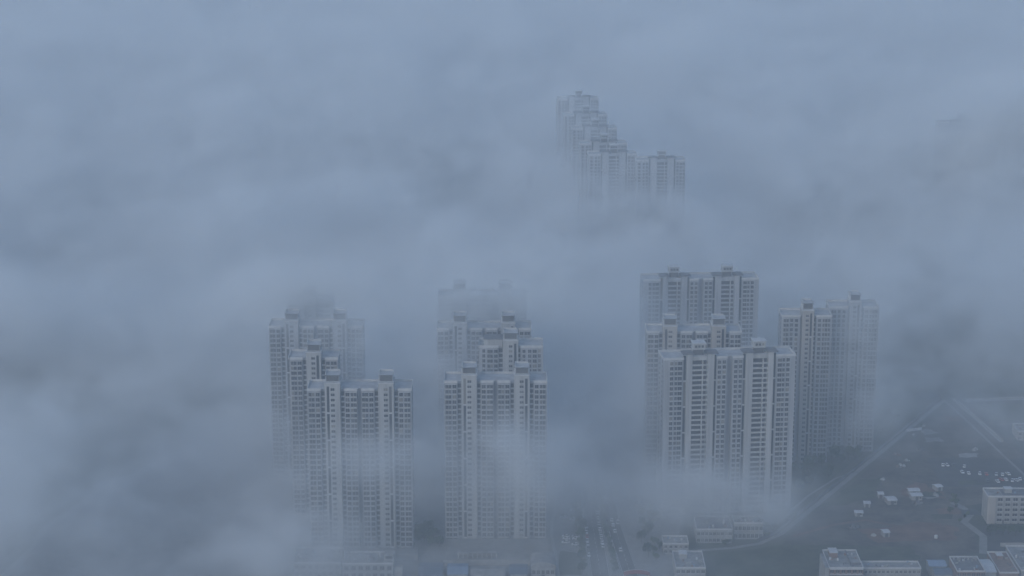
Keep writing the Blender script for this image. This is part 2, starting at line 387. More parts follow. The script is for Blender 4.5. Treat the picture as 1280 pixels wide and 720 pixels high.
wall_line(kb, LANE_A, 5.35, .14, 0, .14, 'concrete'); wall_line(kb, LANE_A, -5.35, .14, 0, .14, 'concrete')
wall_line(kb, LANE_B, 4.55, .14, 0, .13, 'concrete'); wall_line(kb, LANE_B, -4.55, .14, 0, .14, 'concrete')
structure('kerb', kb)
pv = MB(); ribbon(pv, LANE_B, 1.6, .13, 'paving', -6.4); ribbon(pv, LANE_A, 1.2, .13, 'paving', 6.8); structure('pavement', pv)
PATH = [(26.5, 1175), (24.8, 1150), (23.0, 1135), (22.6, 1112), (24.0, 1085), (25.2, 1052), (25.6, 1000)]
structure('footpath', ribbon(MB(), PATH, .9, .028, 'concrete'))
DIAG = [(104, 1090), (124, 1094), (140, 1101), (153, 1115), (200, 1198), (243, 1274), (281, 1341.6), (298, 1372)]
structure('concrete_lane', ribbon(MB(), DIAG, 1.6, .03, 'paving'))
structure('footpath', ribbon(MB(), [(152, 1130), (178, 1180), (200, 1212), (214, 1222)], .8, .026, 'paving'))
structure('dirt_track', ribbon(MB(), [(160, 1112), (185, 1130), (205, 1138), (222, 1128), (248, 1126)], 1.5, .018, 'soil'))
structure('dirt_track', ribbon(MB(), [(262, 1168), (270, 1150), (262, 1135), (268, 1112), (262, 1085)], 2.2, .018, 'paving'))
structure('concrete_lane', ribbon(MB(), [(311, 1369), (355, 1374.5), (460, 1380)], 1.6, .03, 'concrete'))
structure('concrete_lane', ribbon(MB(), [(322, 1318), (400, 1322)], 1.2, .03, 'paving'))
structure('concrete_lane', ribbon(MB(), [(305, 1376), (311, 1330), (317, 1281)], 1.3, .034, 'concrete'))
structure('concrete_lane', ribbon(MB(), [(298, 1372), (306, 1310), (311, 1262), (318, 1205)], .9, .034, 'paving'))
tag(wall_line(MB(), DIAG[2:], 2.6, .14, 0, 1.9, 'roof_dark').build('boundary_wall'), 'long dark site wall along the diagonal concrete lane', 'wall')
tag(wall_line(MB(), [(306.5, 1372), (312.4, 1330), (318.4, 1281)], -.4, .18, 0, 1.4, 'concrete').build('boundary_wall'), 'pale wall running down the far right edge of the vacant plot', 'wall')
tag(wall_line(MB(), [(312, 1371.5), (355, 1377), (460, 1382.5)], 0, .18, 0, 1.2, 'concrete').build('boundary_wall'), 'pale straight wall crossing the far right fields', 'wall')
tag(wall_line(MB(), [(259, 1302), (270, 1306)], 0, .2, 0, 1.8, 'white_roof').build('boundary_wall'), 'short white wall standing alone in the far part of the plot', 'wall')
tag(wall_line(MB(), [(274, 1096), (330, 1098)], 0, .15, 0, 2.2, 'concrete').build('boundary_wall'), 'grey yard wall in front of the five-storey flats', 'wall')

# fields beyond the plot, a ragged strip each
frnd = random.Random(77)
for i, (x0, x1, y0, y1, m_) in enumerate([(318, 440, 1292, 1316, 'pond'), (320, 450, 1326, 1364, 'crop'), (312, 480, 1385, 1412, 'grassy'), (316, 480, 1420, 1452, 'crop'), (232, 292, 1352, 1362, 'crop'),
                                         (226, 296, 1370, 1384, 'pond'), (222, 300, 1392, 1404, 'crop'), (180, 300, 1412, 1440, 'grassy'), (330, 430, 1240, 1284, 'dirt'), (326, 440, 1204, 1232, 'soil')]):
    sheet('field', blobby([(x0, y0), (x1, y0+4), (x1, y1+4), (x0, y1)], 1.2, 50+i, 8), .012, m_)
for i in range(16):
    x, y = frnd.uniform(195, 300), frnd.uniform(1140, 1330)
    if x > 150+(y-1110)*.55+8 and x < 305: sheet('dirt_patch', blobby([(x-frnd.uniform(3, 9), y-4), (x+frnd.uniform(4, 11), y-3), (x+frnd.uniform(3, 9), y+6), (x-5, y+5)], 1.6, 80+i, 4), .016+.004*(i % 12), frnd.choice(['soil', 'concrete', 'pond', 'grassy', 'paving']))
# ------------------------------------------------------------------ low buildings
def lowrise(name, label, cat, x0, x1, y0, y1, h, wall, roof, cols, floors, ww=1.8, wh=1.6, parapet=True, z=0, rz=0, group=None, base=1.0, hut=None, extra=None):
    cx = (x0+x1)/2; W = x1-x0; D = y1-y0
    t = thing(name, label, cat, (cx, y0, z), rz, group)
    MB().box(-W/2, W/2, 0, D, 0, h, wall, roof).build('wall', t)
    if parapet:
        p = MB(); e = .12
        p.box(-W/2-e, W/2+e, -e, .2, h-.1, h+.8, 'trim'); p.box(-W/2-e, W/2+e, D-.2, D+e, h-.1, h+.8, 'trim')
        p.box(-W/2-e, -W/2+.2, .203, D-.203, h-.1, h+.8, 'trim'); p.box(W/2-.2, W/2+e, .203, D-.203, h-.1, h+.8, 'trim')
        p.build('parapet', t)
    fh = (h-.4)/max(floors, 1)
    for f in range(floors):
        for c in range(cols):
            link('window', window_mesh(ww, wh, 'plain'), t, (-W/2+(c+.5)*W/cols, 0, f*fh+base))
    d = MB().box(-W/2+.25*W/cols-.5, -W/2+.25*W/cols+.45, -.06, .2, 0.02, 2.1, 'louvre').build('door', t)
    rc = random.Random(int(x0*13+y0))
    for i in range(int(4+W*D/60)):
        x, y = rc.uniform(-W/2+1, W/2-2.4), rc.uniform(1, D-2.2)
        if hut and hut[0]-2.5 < x < hut[1]+.5 and hut[2]-2.5 < y < hut[3]+.5: continue
        if rc.random() < .3: MB().cone((x+.6, y+.6, h), (x+.6, y+.6, h+rc.uniform(.9, 1.5)), .55, .55, 8, rc.choice(['metal', 'blue_pale', 'white_roof'])).build('water_tank', t)
        else: MB().box(x, x+rc.uniform(.5, 1.8), y, y+rc.uniform(.5, 1.4), h+.002*(i % 7), h+rc.uniform(.4, 1.3), rc.choice(['metal', 'concrete', 'roof_dark', 'brick'])).build('roof_unit', t)
    if hut:
        a, b, c2, d2, hh = hut
        u = MB().box(a, b, c2, d2, h, h+hh, wall, roof).build('stair_hut', t)
        MB().box(a-.3, b+.3, c2-.3, d2+.3, h+hh+.003, h+hh+.25, 'trim').build('roof_slab', u)
    return t
t = lowrise('brick_block', 'brown four-storey block with a pale flat roof at the bottom edge', 'building', 168, 186, 1031, 1056.5, 13, 'brick', 'roof_grey', 6, 4, hut=(-6.5, -2.5, 15, 22, 2.8))
MB().box(-11.2, -9.25, -.6, 20, 0, 13.6, 'concrete', 'roof_grey').build('stair_tower', t)
MB().box(-8.7, 8.9, -.9, -.16, 9.55, 9.85, 'trim').box(-8.7, 8.9, -.9, -.16, 6.4, 6.7, 'trim').box(-8.7, 8.9, -.9, -.16, 12.6, 12.95, 'trim').build('ledge', t)
MB().box(3.0, 3.25, .21, 25.2, 13.0, 13.7, 'roof_dark').box(3.26, 8.7, 5.2, 5.5, 13.0, 13.9, 'roof_dark').build('roof_divider', t)
t = lowrise('long_block', 'long pale three-storey block with rows of small windows beside the brown block', 'building', 187.5, 218, 1038, 1047.5, 10, 'concrete', 'roof_grey', 13, 3, 1.25, 1.5)
def shed(label, x0, x1, y0, y1, h, roofmat, wall='concrete', rz=0, group=None, rise=1.2, name='shed'):
    W = x1-x0; D = y1-y0
    t = thing(name, label, 'shed', ((x0+x1)/2, (y0+y1)/2, 0), rz, group)
    MB().profile([(-D/2, 0), (D/2, 0), (D/2, h-.01), (0, h+rise-.01), (-D/2, h-.01)], -W/2, W/2, wall).build('wall', t)
    rf = MB()
    for s in (-1, 1):
        e = (D/2+.4)*s; zz = h-.4*rise/(D/2)
        a = (e, zz+.02); b = (0, h+rise+.02); c = (0, h+rise+.16); d = (e, zz+.16)
        rf.profile([a, b, c, d] if s < 0 else [d, c, b, a], -W/2-.4, W/2+.4, roofmat)
    rf.build('roof', t)
    MB().box(-.9, .9, -D/2-.05, -D/2+.2, 0.02, min(2.4, h-.2), 'louvre').build('door', t)
    if W > 4: MB().box(W/2-1.7, W/2-.6, -D/2-.06, -D/2+.2, 1.0, min(2.1, h-.2), 'glass').build('window', t)
    return t
GS = 'metal roofed sheds at the bottom edge'
shed('shed with a faded pale blue roof left of the brown clutter-roofed block', 226, 235, 1054, 1063, 5, 'blue_pale', group=GS)
shed('shed with a bright blue roof, front one of the pair left of the clutter-roofed block', 227, 236, 1043, 1052.5, 4.6, 'blue_roof', group=GS)
t = lowrise('brick_block', 'brown block with a cluttered flat roof between blue sheds and white shed', 'building', 237, 252, 1036, 1057, 9, 'brick', 'roof_dark', 6, 3)
rnd = random.Random(4)
for i in range(16):
    x, y = rnd.uniform(-6.5, 5.5), rnd.uniform(14, 19.5); s = rnd.uniform(.5, 1.2); MB().box(x, x+s, y, y+s, 9.003+i*.001, 9+rnd.uniform(.6, 1.5), rnd.choice(['concrete', 'white_roof', 'roof_grey'])).build('roof_unit', t)
MB().box(-7.5, 7.5, -.9, -.16, 6.0, 6.3, 'trim').box(-7.5, 7.5, -.9, -.16, 3.1, 3.35, 'trim').build('ledge', t)
shed('shed with a white metal roof right of the brown clutter-roofed block', 253.6, 260, 1045, 1063, 5.2, 'white_roof', group=GS)
lowrise('workshop', 'low workshop with a dull purple-brown flat roof near the bottom right corner', 'building', 261.5, 272, 1044, 1074, 5, 'brick', 'brick', 4, 1, hut=(-2, 1, 20, 24, 2))
lowrise('workshop', 'low workshop with a wide pale grey roof in the bottom right corner', 'building', 273.5, 300, 1046, 1082, 5.5, 'concrete', 'roof_grey', 8, 1)
# five storey flats on the right edge
t = lowrise('flats_block', 'five-storey flats with a pale roof and balcony grid at the right edge', 'building', 274.5, 312, 1133, 1147, 16, 'concrete', 'roof_grey', 1, 0, hut=(-8, -4, 5, 9, 3))
for f in range(5):
    for c in range(7):
        x = -11.6+c*4.4
        link('window', window_mesh(2.6, 1.7, 'plain'), t, (x, 0, f*3.1+1.2))
        link('balcony', (_bal := bpy.data.meshes.get('flat_balcony') or MB().box(-1.6, 1.6, -1.2, -.02, -.15, .0, 'trim').box(-1.6, 1.6, -1.2, -1.08, .003, .9, 'concrete').mesh('flat_balcony')), t, (x, 0, f*3.1+.35))
MB().box(-18.9, -14.2, -.9, .1, 0, 15.8, 'wall_tan').build('stair_tower', t)
MB().box(-10, 14, 2, 12, 16.4, 16.6, 'roof_dark').box(-10, -9.8, 2, 12, 16.003, 16.39, 'metal').box(13.8, 14, 2, 12, 16.003, 16.39, 'metal').build('roof_canopy', t)
lowrise('roadside_block', 'low pale block at the right edge beyond the yard of vehicles', 'building', 328, 352, 1284, 1300, 6, 'wall_tan', 'roof_grey', 8, 2, 1.4, 1.3)
# low buildings under the right cluster
lowrise('market_hall', 'low hall with a dark flat roof below the front balcony tower', 'building', 104, 124, 1101, 1122, 8, 'concrete', 'roof_dark', 9, 2, 1.5, 1.7)
lowrise('school_block', 'pale two-storey block with square windows right of the dark-roofed hall', 'building', 125.5, 142, 1107, 1118, 9.5, 'concrete', 'roof_grey', 7, 2, 1.6, 2.2)
lowrise('courtyard_block', 'low pale flat-roofed block between the street and the dark-roofed hall', 'building', 88, 104, 1046, 1070, 7, 'concrete', 'roof_grey', 6, 2, hut=(-5, -1, 14, 20, 2.5))
lowrise('courtyard_block', 'small pale flat-roofed block up the street behind the low pale block', 'building', 84, 98, 1084, 1096, 6, 'concrete', 'concrete', 5, 2, 1.4, 1.4)
# left foreground
t = lowrise('podium_block', 'pale two-storey shop block with big square windows below the left cluster', 'building', -91, -64, 1047, 1064, 9, 'concrete', 'roof_grey', 7, 2, 2.2, 2.4, base=1.2)
MB().box(8.5, 13.6, 5, 10, 9, 12.5, 'concrete', 'roof_grey').box(9.2, 13.0, 4.93, 5.2, 10.2, 11.6, 'glass').build('stair_hut', t)
MB().box(13.7, 18.5, 2, 8, 0, 6.5, 'concrete', 'roof_grey').build('side_wing', t)
lowrise('podium_block', 'low wide flat-roofed annex under the fog at the foot of the left cluster', 'building', -118, -92.5, 1052, 1074, 7.5, 'concrete', 'roof_grey', 7, 2)
shed('large shed with a deep blue roof left of the street', -50, -37.5, 1042, 1060, 4.6, 'blue_roof', group=GS)
shed('shed with a faded blue roof between two deep blue sheds', -34.5, -24, 1044, 1059, 4.4, 'blue_pale', group=GS)
shed('small shed with a deep blue roof beside the round-roofed hall', -1, 8, 1044, 1058, 4.4, 'blue_roof', group=GS)
shed('grey metal shed right of the faded blue shed', -22, -4, 1043, 1056, 4.0, 'roof_grey', group=GS)
t = thing('round_roofed_hall', 'hall with a rounded grey roof at the left side of the street', 'building', (16.8, 1050, 0))
prof = [(0, 0)]
MB().box(-6.5, 6.5, 0, 15, 0, 6, 'concrete').build('wall', t)
v = MB(); ring = [(6.9*math.cos(a), 6+3.0*math.sin(a)) for a in [math.pi*i/14 for i in range(15)]]
i0 = len(v.v); v.v += [(x, -.4, z) for x, z in ring]+[(x, 15.4, z) for x, z in ring]
k = v.mi('roof_grey')
for i in range(14): v.f.append((i, i+15, i+16, i+1)); v.m.append(k)
v.f.append(tuple(range(15))); v.f.append(tuple(reversed(range(15, 30)))); v.m += [k, k]
v.build('roof', t)
for c in range(5): link('window', window_mesh(1.5, 2.2, 'plain'), t, (-5+c*2.5, 0, 2.0))
MB().box(-.9, .9, -.5, .1, .02, 1.9, 'louvre').build('door', t)
# podiums with pergola
structure('podium_terrace', MB().box(-38, 21.5, 1067, 1099, 0, 3.6, 'concrete', 'paving'))
structure('podium_terrace', MB().box(-116, -52, 1075, 1085, 0, 3.4, 'concrete', 'paving'))
t = thing('pergola', 'long pale colonnade on the terrace below the middle cluster', 'pergola', (-19, 1070, 3.6))
for c in range(9): link('column', bpy.data.meshes.get('pergola_column') or MB().cone((0, 0, 0), (0, 0, 2.8), .22, .2, 8, 'trim').mesh('pergola_column'), t, (-10.4+c*2.6, 0, 0))
MB().box(-11, 11, -.4, 3.2, 2.803, 3.15, 'roof_grey').build('roof', t); MB().box(-11, 11, 2.8, 3.1, .003, 2.8, 'concrete').build('wall', t)
# red gate canopy over the lane at the bottom edge
t = thing('gate_canopy', 'red arched gate canopy over the lane at the bottom edge', 'gate', (67, 1043.6, 0))
for x in (-6.6, 6.6): MB().box(x-.4, x+.4, -.4, .4, 0, 5, 'trim').build('post', t)
v = MB(); n = 10
for s in range(n):
    a, b = -7+14*s/n, -7+14*(s+1)/n; za, zb = 5+1.2*(1-(a/7)**2), 5+1.2*(1-(b/7)**2)
    v.quad((a, -2, za), (b, -2, zb), (b, 2.2, zb), (a, 2.2, za), 'red_roof'); v.quad((a, -2, za-.5), (b, -2, zb-.5), (b, -2, zb), (a, -2, za), 'red_roof')
    v.quad((b, 2.2, zb-.5), (a, 2.2, za-.5), (a, 2.2, za), (b, 2.2, zb), 'red_roof'); v.quad((b, -2, zb-.5), (a, -2, za-.5), (a, 2.2, za-.5), (b, 2.2, zb-.5), 'red_roof')
v.build('roof', t)
v = MB()
for s in range(n):
    a, b = -7+14*s/n, -7+14*(s+1)/n; zc = 5+1.2*(1-(((a+b)/2)/7)**2); v.box(a, b, 2.203, 2.5, zc-.5, zc+.25, 'trim')
v.build('ridge', t)

# ------------------------------------------------------------------ cabins on the vacant plot
def cabin(label, x, y, w, d, h, rz=0, roof='white_roof', rise=.5):
    return shed(label, x-w/2, x+w/2, y-d/2, y+d/2, h, roof, 'concrete', rz, 'white cabins on the vacant plot', rise, 'site_cabin')
cabin('white gabled cabin pair, upper left one of two touching on the vacant plot', 220.6, 1177, 3.0, 4.5, 2.6)
cabin('white gabled cabin pair, lower and larger of two touching on the vacant plot', 225.0, 1167, 5.4, 7.0, 2.8, R(8))
cabin('white shed with two parallel roof strips, rear strip, right of the cabin pair', 241.3, 1182.5, 6.4, 5.0, 2.8, R(4))
cabin('white shed with two parallel roof strips, front strip, right of the cabin pair', 241.3, 1174, 6.4, 5.4, 2.8, R(4))
cabin('small white cabin left of the touching cabin pair', 209.8, 1161, 3.6, 4.4, 2.5, R(-5))
cabin('low grey-white open hut at the left end of the cabins', 202.5, 1146, 4.6, 4.2, 2.3, R(-5))
cabin('small white cabin at the upper right end of the cabins', 257.4, 1190, 4.0, 5.0, 2.6, R(20))
cabin('lone white hut on the reddish soil below the other cabins', 212.4, 1113, 3.4, 5.0, 2.8, R(10))
t = tag(MB().cone((0, 0, 0), (0, 0, 1.6), 1.0, 1.0, 12, 'white_roof').cone((0, 0, 1.6), (0, 0, 2.1), 1.0, .3, 12, 'white_roof').build('water_tank'), 'tiny white water tank at the right end of the reddish soil', 'tank'); t.location = (240.5, 1109, 0)
for x, y, a, b in ((212, 1177, 9, .5), (227, 1210, 9, .4), (249, 1171, 8, 1.0)):
    pass
def pile(x, y, r, label, mat='concrete'):
    rnd = random.Random(int(x*7)); v = MB()
    for i in range(14):
        a = rnd.uniform(0, 6.28); q = rnd.uniform(0, r); s = rnd.uniform(.4, 1.1)
        v.cone((x*0+q*math.cos(a), q*math.sin(a), 0), (q*math.cos(a)+rnd.uniform(-.3, .3), q*math.sin(a), s*1.2), s*1.1, s*.4, 6, mat)
    o = v.build('material_heap'); o.location = (x, y, 0); return tag(o, label, 'heap', 'heaps of material on the vacant plot')
pile(241, 1166, 3.2, 'dark bluish heap just below the two-strip white shed', 'roof_dark')
pile(196, 1127, 3.6, 'wide dark heap left of the reddish soil', 'louvre')
pile(206, 1113.5, 1.6, 'small pale heap left of the lone white hut', 'concrete')
pile(227.5, 1208, 1.5, 'small pale heap in the upper part of the vacant plot', 'concrete')
pile(254, 1180, 1.8, 'pale heap below the upper right cabin', 'roof_grey')
pile(262, 1265, 3, 'dark heap beside the yard of parked vehicles', 'louvre')

hr = random.Random(99)
for i in range(26):
    x, y = hr.uniform(225, 318), hr.uniform(1195, 1345)
    if x < 150+(y-1110)*.55+9 or (262 < x < 330 and 1192 < y < 1250) or x > 312-(y-1300)*.03: continue
    v = MB()
    for k in range(hr.randint(3, 6)):
        a = hr.uniform(0, 6.28); q = hr.uniform(0, 2.2); z = hr.uniform(.5, 1.5)
        v.cone((q*math.cos(a), q*math.sin(a), 0), (q*math.cos(a)+hr.uniform(-.2, .2), q*math.sin(a), z), z*1.1, z*.35, 6, hr.choice(['concrete', 'roof_dark', 'soil', 'roof_pale', 'leaf']))
    o = v.build('material_heap'); o.location = (x, y, 0); tag(o, 'low heap of rubble scattered across the far half of the vacant plot', 'heap', 'rubble heaps in the far half of the vacant plot')

# ------------------------------------------------------------------ cars
def car_proto(color, van=False):
    t = thing('parked_car', '', 'car')
    L_, W_ = 4.4, .88
    top = 1.9 if van else 1.42
    b = MB()
    body = [(-2.2, .3), (2.2, .3), (2.2, .85), (1.2, .95), (-1.6, .98), (-2.2, .9)]
    b.v += [(-W_, y, z) for y, z in body]+[(W_, y, z) for y, z in body]; k = b.mi(color)
    n = 6; b.f.append(tuple(range(n))); b.f.append(tuple(reversed(range(n, 2*n)))); b.m += [k, k]
    for j in range(n): b.f.append((j, j+n, (j+1) % n+n, (j+1) % n)); b.m.append(k)
    b.box(-.68, .68, -1.25 if not van else -1.9, .25 if not van else .9, top-.05, top, color)
    b.build('body', t)
    g = MB(); y0, y1, y2, y3 = (-1.75, 1.1, -1.25, .25) if not van else (-2.1, 1.5, -1.9, .9)
    g.v += [(-.82, y0, .97), (.82, y0, .97), (.82, y1, .97), (-.82, y1, .97), (-.66, y2, top-.052), (.66, y2, top-.052), (.66, y3, top-.052), (-.66, y3, top-.052)]
    g.f += [(0, 1, 5, 4), (1, 2, 6, 5), (2, 3, 7, 6), (3, 0, 4, 7)]; g.m += [g.mi('glass')]*4
    g.build('window', t)
    wm = MB().cone((-.11, 0, 0), (.11, 0, 0), .32, .32, 12, 'tyre').cone((-.115, 0, 0), (.115, 0, 0), .19, .19, 10, 'metal').mesh('wheel')
    for sx in (-.8, .8):
        for sy in (-1.35, 1.3): link('wheel', wm, t, (sx, sy, .32))
    return t
CARP = {}
def car(x, y, rz, color, label, group, van=False):
    key = (color, van)
    if key not in CARP:
        CARP[key] = o = car_proto(color, van); o.location = (x, y, .03); o.rotation_euler = (0, 0, rz)
    else: o = copy_tree(CARP[key], (x, y, .03), rz)
    o.name = 'parked_van' if van else 'parked_car'; o['label'] = label; o['category'] = 'van' if van else 'car'; o['group'] = group
    return o
CN = {'car_white': 'white', 'car_silver': 'silver', 'car_dark': 'dark', 'car_red': 'red'}
rnd = random.Random(21)
def pick(): return rnd.choices(['car_white', 'car_silver', 'car_dark', 'car_red'], [.5, .3, .15, .05])[0]
for r_, ys in (('upper', (1138, 1141.2, 1144.4, 1147.6, 1152)), ('lower', (1098, 1101.4, 1107, 1111))):
    for x in (30.5, 36.0):
        for y in ys:
            if rnd.random() < .25: continue
            c = pick(); car(x+rnd.uniform(-.4, .4), y, R(90)+rnd.uniform(-.05, .05), c, f'{CN[c]} car parked in the {r_} bay left of the street', 'cars parked in the bays left of the street')
for y in (1082, 1087, 1092.5, 1098, 1104, 1110, 1117, 1126):
    c = pick(); car(42.6+rnd.uniform(-.2, .2), y, R(180), c, f'{CN[c]} car standing along the left kerb of the street', 'cars along the left kerb')
for y in (1096, 1101, 1108, 1115, 1122, 1131, 1140, 1149):
    c = pick(); car(51.0-(y-1096)*.02, y, 0, c, f'{CN[c]} car in the row beside the planted median', 'cars beside the median')
for y in (1090, 1119, 1128.5, 1137, 1175):
    c = 'car_white'; x = 60.6-(y-1090)*.06; car(x, y, 0, c, 'white car on the right-hand carriageway of the street', 'cars on the right carriageway')
car(61.2, 1133, 0, 'car_white', 'white van on the right-hand carriageway between white cars', 'cars on the right carriageway', True)
GY = 'vehicles in the yard at the right'
for row, (x0, y0, dx, dy, n) in {'front': (285, 1203, 3.0, .5, 11), 'middle': (279, 1220, 3.4, -.4, 9), 'rear': (266, 1236, 3.3, -.7, 6)}.items():
    for i in range(n):
        if rnd.random() < .22: continue
        c = pick(); car(x0+i*dx+rnd.uniform(-.5, .5), y0+i*dy+rnd.uniform(-1.6, 1.6), rnd.choice([0, R(180)])+rnd.uniform(-.3, .3), c, f'{CN[c]} car in the {row} row of the yard by the flats', GY)

# ------------------------------------------------------------------ trees
def tree_proto(seed, h, r, leaf):
    rnd = random.Random(seed); t = thing('broadleaf_tree', '', 'tree')
    tr = MB(); tr.cone((0, 0, 0), (.1, .05, h*.45), .22, .13, 7, 'bark')
    clumps = []
    for i in range(9):
        a = rnd.uniform(0, 6.28); q = r*rnd.uniform(.25, .8); z = h*rnd.uniform(.45, .92)
        c = Vector((q*math.cos(a), q*math.sin(a), z)); clumps.append((c, r*rnd.uniform(.32, .55)))
        tr.cone((.08, .04, h*rnd.uniform(.28, .42)), tuple(c), .09, .03, 5, 'bark')
    tr.build('trunk', t)
    cr = MB()
    for c, cr_ in clumps:
        for i in range(85):
            d = Vector((rnd.gauss(0, 1), rnd.gauss(0, 1), rnd.gauss(0, .8))).normalized()*cr_*rnd.uniform(.55, 1.08)
            p = c+d; s = rnd.uniform(.16, .34)
            u = Vector((rnd.gauss(0, 1), rnd.gauss(0, 1), rnd.gauss(0, 1))).normalized(); w_ = u.orthogonal().normalized()
            cr.quad(p-u*s-w_*s, p+u*s-w_*s, p+u*s+w_*s, p-u*s+w_*s, leaf)
    cr.build('crown', t)
    return t
TP = [tree_proto(1, 7.5, 3.0, 'leaf'), tree_proto(2, 6.2, 2.6, 'leaf_pale'), tree_proto(3, 9.0, 3.6, 'leaf')]
TU = [0]*3; ADJ = ['dark bushy', 'lighter green', 'tall dark']
def tree(x, y, v, where, group, s=1.0):
    if TU[v]: o = copy_tree(TP[v], (x, y, 0), rnd.uniform(0, 6.28), (s, s, s*rnd.uniform(.9, 1.15)))
    else: o = TP[v]; o.location = (x, y, 0); o.scale = (s, s, s); TU[v] = 1
    o['label'] = f'{ADJ[v]} tree {where}'; o['category'] = 'tree'; o['group'] = group
for x, y, v, s in ((-55, 1099, 2, 1), (-50, 1102, 0, 1), (-46, 1097, 1, .9), (-52, 1106, 0, 1.1), (-44, 1104, 2, .9), (-57, 1090, 0, .8), (-41, 1095, 0, .9), (-48, 1112, 2, 1.0)):
    tree(x, y, v, 'between the left and middle clusters', 'trees between the left and middle clusters', s)
y = 1056
while y < 1215:
    t_ = (y-1052)/86; x = 56.4-t_*3.6 if y < 1138 else 52.8-(y-1138)*.02
    tree(x+rnd.uniform(-.5, .5), y, rnd.choice([0, 0, 1]), 'in the planted median of the street', 'trees in the street median', rnd.uniform(.5, .72)); y += rnd.uniform(5, 8)
y = 1056
while y < 1150:
    tree(39.0+rnd.uniform(-.8, .8), y, rnd.choice([0, 2, 1]), 'in the strip between parking bays and street', 'trees left of the street', rnd.uniform(.55, .85)); y += rnd.uniform(4.5, 7.5)
for i in range(60):
    t_ = rnd.random()**.7; q = rnd.uniform(5, 34); a = Vector((176, 1160)).lerp(Vector((262, 1318)), t_)
    x, y = a.x-q*.87, a.y+q*.49
    if 165 < x < 199 and 1238 < y < 1262: continue
    if 198 < x < 232 and 1259 < y < 1282: continue
    tree(x, y, rnd.choice([0, 2, 0, 1]), 'in the garden beyond the diagonal lane', 'garden trees beyond the diagonal lane', rnd.uniform(.7, 1.35))
for i in range(16):
    x, y = 72+rnd.uniform(0, 11), 1075+i*5.5
    tree(x, y, rnd.choice([0, 1, 2]), 'in the green belt right of the street', 'trees right of the street', rnd.uniform(.6, .95))
for i in range(13):
    tree(272+i*3.4+rnd.uniform(-1, 1), 1118+rnd.uniform(-6, 5), rnd.choice([0, 2]), 'below the balconies of the five-storey flats', 'trees in front of the flats', rnd.uniform(.5, .8))
for i in range(9):
    tree(258+rnd.uniform(-3, 8), 1135+i*4.5, rnd.choice([0, 1]), 'in the scrub left of the five-storey flats', 'trees left of the flats', rnd.uniform(.35, .6))
for x, y in ((150, 1118), (146, 1121), (158, 1131), (163, 1137), (120, 1096.5), (145, 1110)):
    tree(x, y, rnd.choice([0, 1]), 'beside the pale two-storey block and the lane', 'trees beside the two-storey block', rnd.uniform(.5, .8))


# ------------------------------------------------------------------ ground
structure('ground', MB().quad((-5800, -5800, 0), (5800, -5800, 0), (5800, 5800, 0), (-5800, 5800, 0), 'field'))

# ------------------------------------------------------------------ air: even haze and the drifting fog
def volume_mat(name, color, density, anis=0.0, attr=False):
    m = bpy.data.materials.new(name); m.use_nodes = True
    N, L = m.node_tree.nodes, m.node_tree.links
    N.clear(); out = N.new('ShaderNodeOutputMaterial'); v = N.new('ShaderNodeVolumePrincipled')
    v.inputs['Color'].default_value = (*color, 1); v.inputs['Density'].default_value = density
    v.inputs['Anisotropy'].default_value = anis
    if not attr: v.inputs['Density Attribute'].default_value = ''
    L.new(v.outputs['Volume'], out.inputs['Volume'])
    return m
HAZE = 0.00033
M['haze'] = volume_mat('haze air', (0.82, 0.91, 1.0), HAZE)
hz = MB().box(-6000, 6000, -6000, 6000, -1, 440, 'haze').build('haze'); hz['kind'] = 'stuff'

class E:
    """field expression for the fog density"""
    nt = None
    def __init__(s, o): s.o = o
    @staticmethod
    def op(kind, *a, clamp=False):
        n = E.nt.nodes.new('ShaderNodeMath'); n.operation = kind; n.use_clamp = clamp
        for i, x in enumerate(a):
            if isinstance(x, E): E.nt.links.new(x.o, n.inputs[i])
            else: n.inputs[i].default_value = x
        return E(n.outputs[0])
    def __add__(s, b): return E.op('ADD', s, b)
    __radd__ = __add__
    def __sub__(s, b): return E.op('SUBTRACT', s, b)
    def __rsub__(s, b): return E.op('SUBTRACT', b, s)
    def __mul__(s, b): return E.op('MULTIPLY', s, b)
    __rmul__ = __mul__
def smooth(v, a, b):
    n = E.nt.nodes.new('ShaderNodeMapRange'); n.interpolation_type = 'SMOOTHSTEP'
    E.nt.links.new(v.o, n.inputs[0])
    for i, x in ((1, a), (2, b), (3, 0.0), (4, 1.0)):
        if isinstance(x, E): E.nt.links.new(x.o, n.inputs[i])
        else: n.inputs[i].default_value = x
    return E(n.outputs[0])
def vec(a, b, c):
    n = E.nt.nodes.new('ShaderNodeCombineXYZ')
    for i, x in enumerate((a, b, c)):
        if isinstance(x, E): E.nt.links.new(x.o, n.inputs[i])
        else: n.inputs[i].default_value = x
    return n.outputs[0]
def noise(v, scale, detail=3.0, rough=0.55, dist=0.0):
    n = E.nt.nodes.new('ShaderNodeTexNoise'); n.inputs['Scale'].default_value = scale
    n.inputs['Detail'].default_value = detail; n.inputs['Roughness'].default_value = rough; n.inputs['Distortion'].default_value = dist
    E.nt.links.new(v, n.inputs['Vector']); return E(n.outputs[0])
def bump(X, Y, cx, cy, rx, ry, Z=None, cz=0, rz=1):
    dx = (X-cx)*(1/rx); dy = (Y-cy)*(1/ry); d = dx*dx + dy*dy
    if Z is not None:
        dz = (Z-cz)*(1/rz); d = d + dz*dz
    return E.op('EXPONENT', d*-1.0)

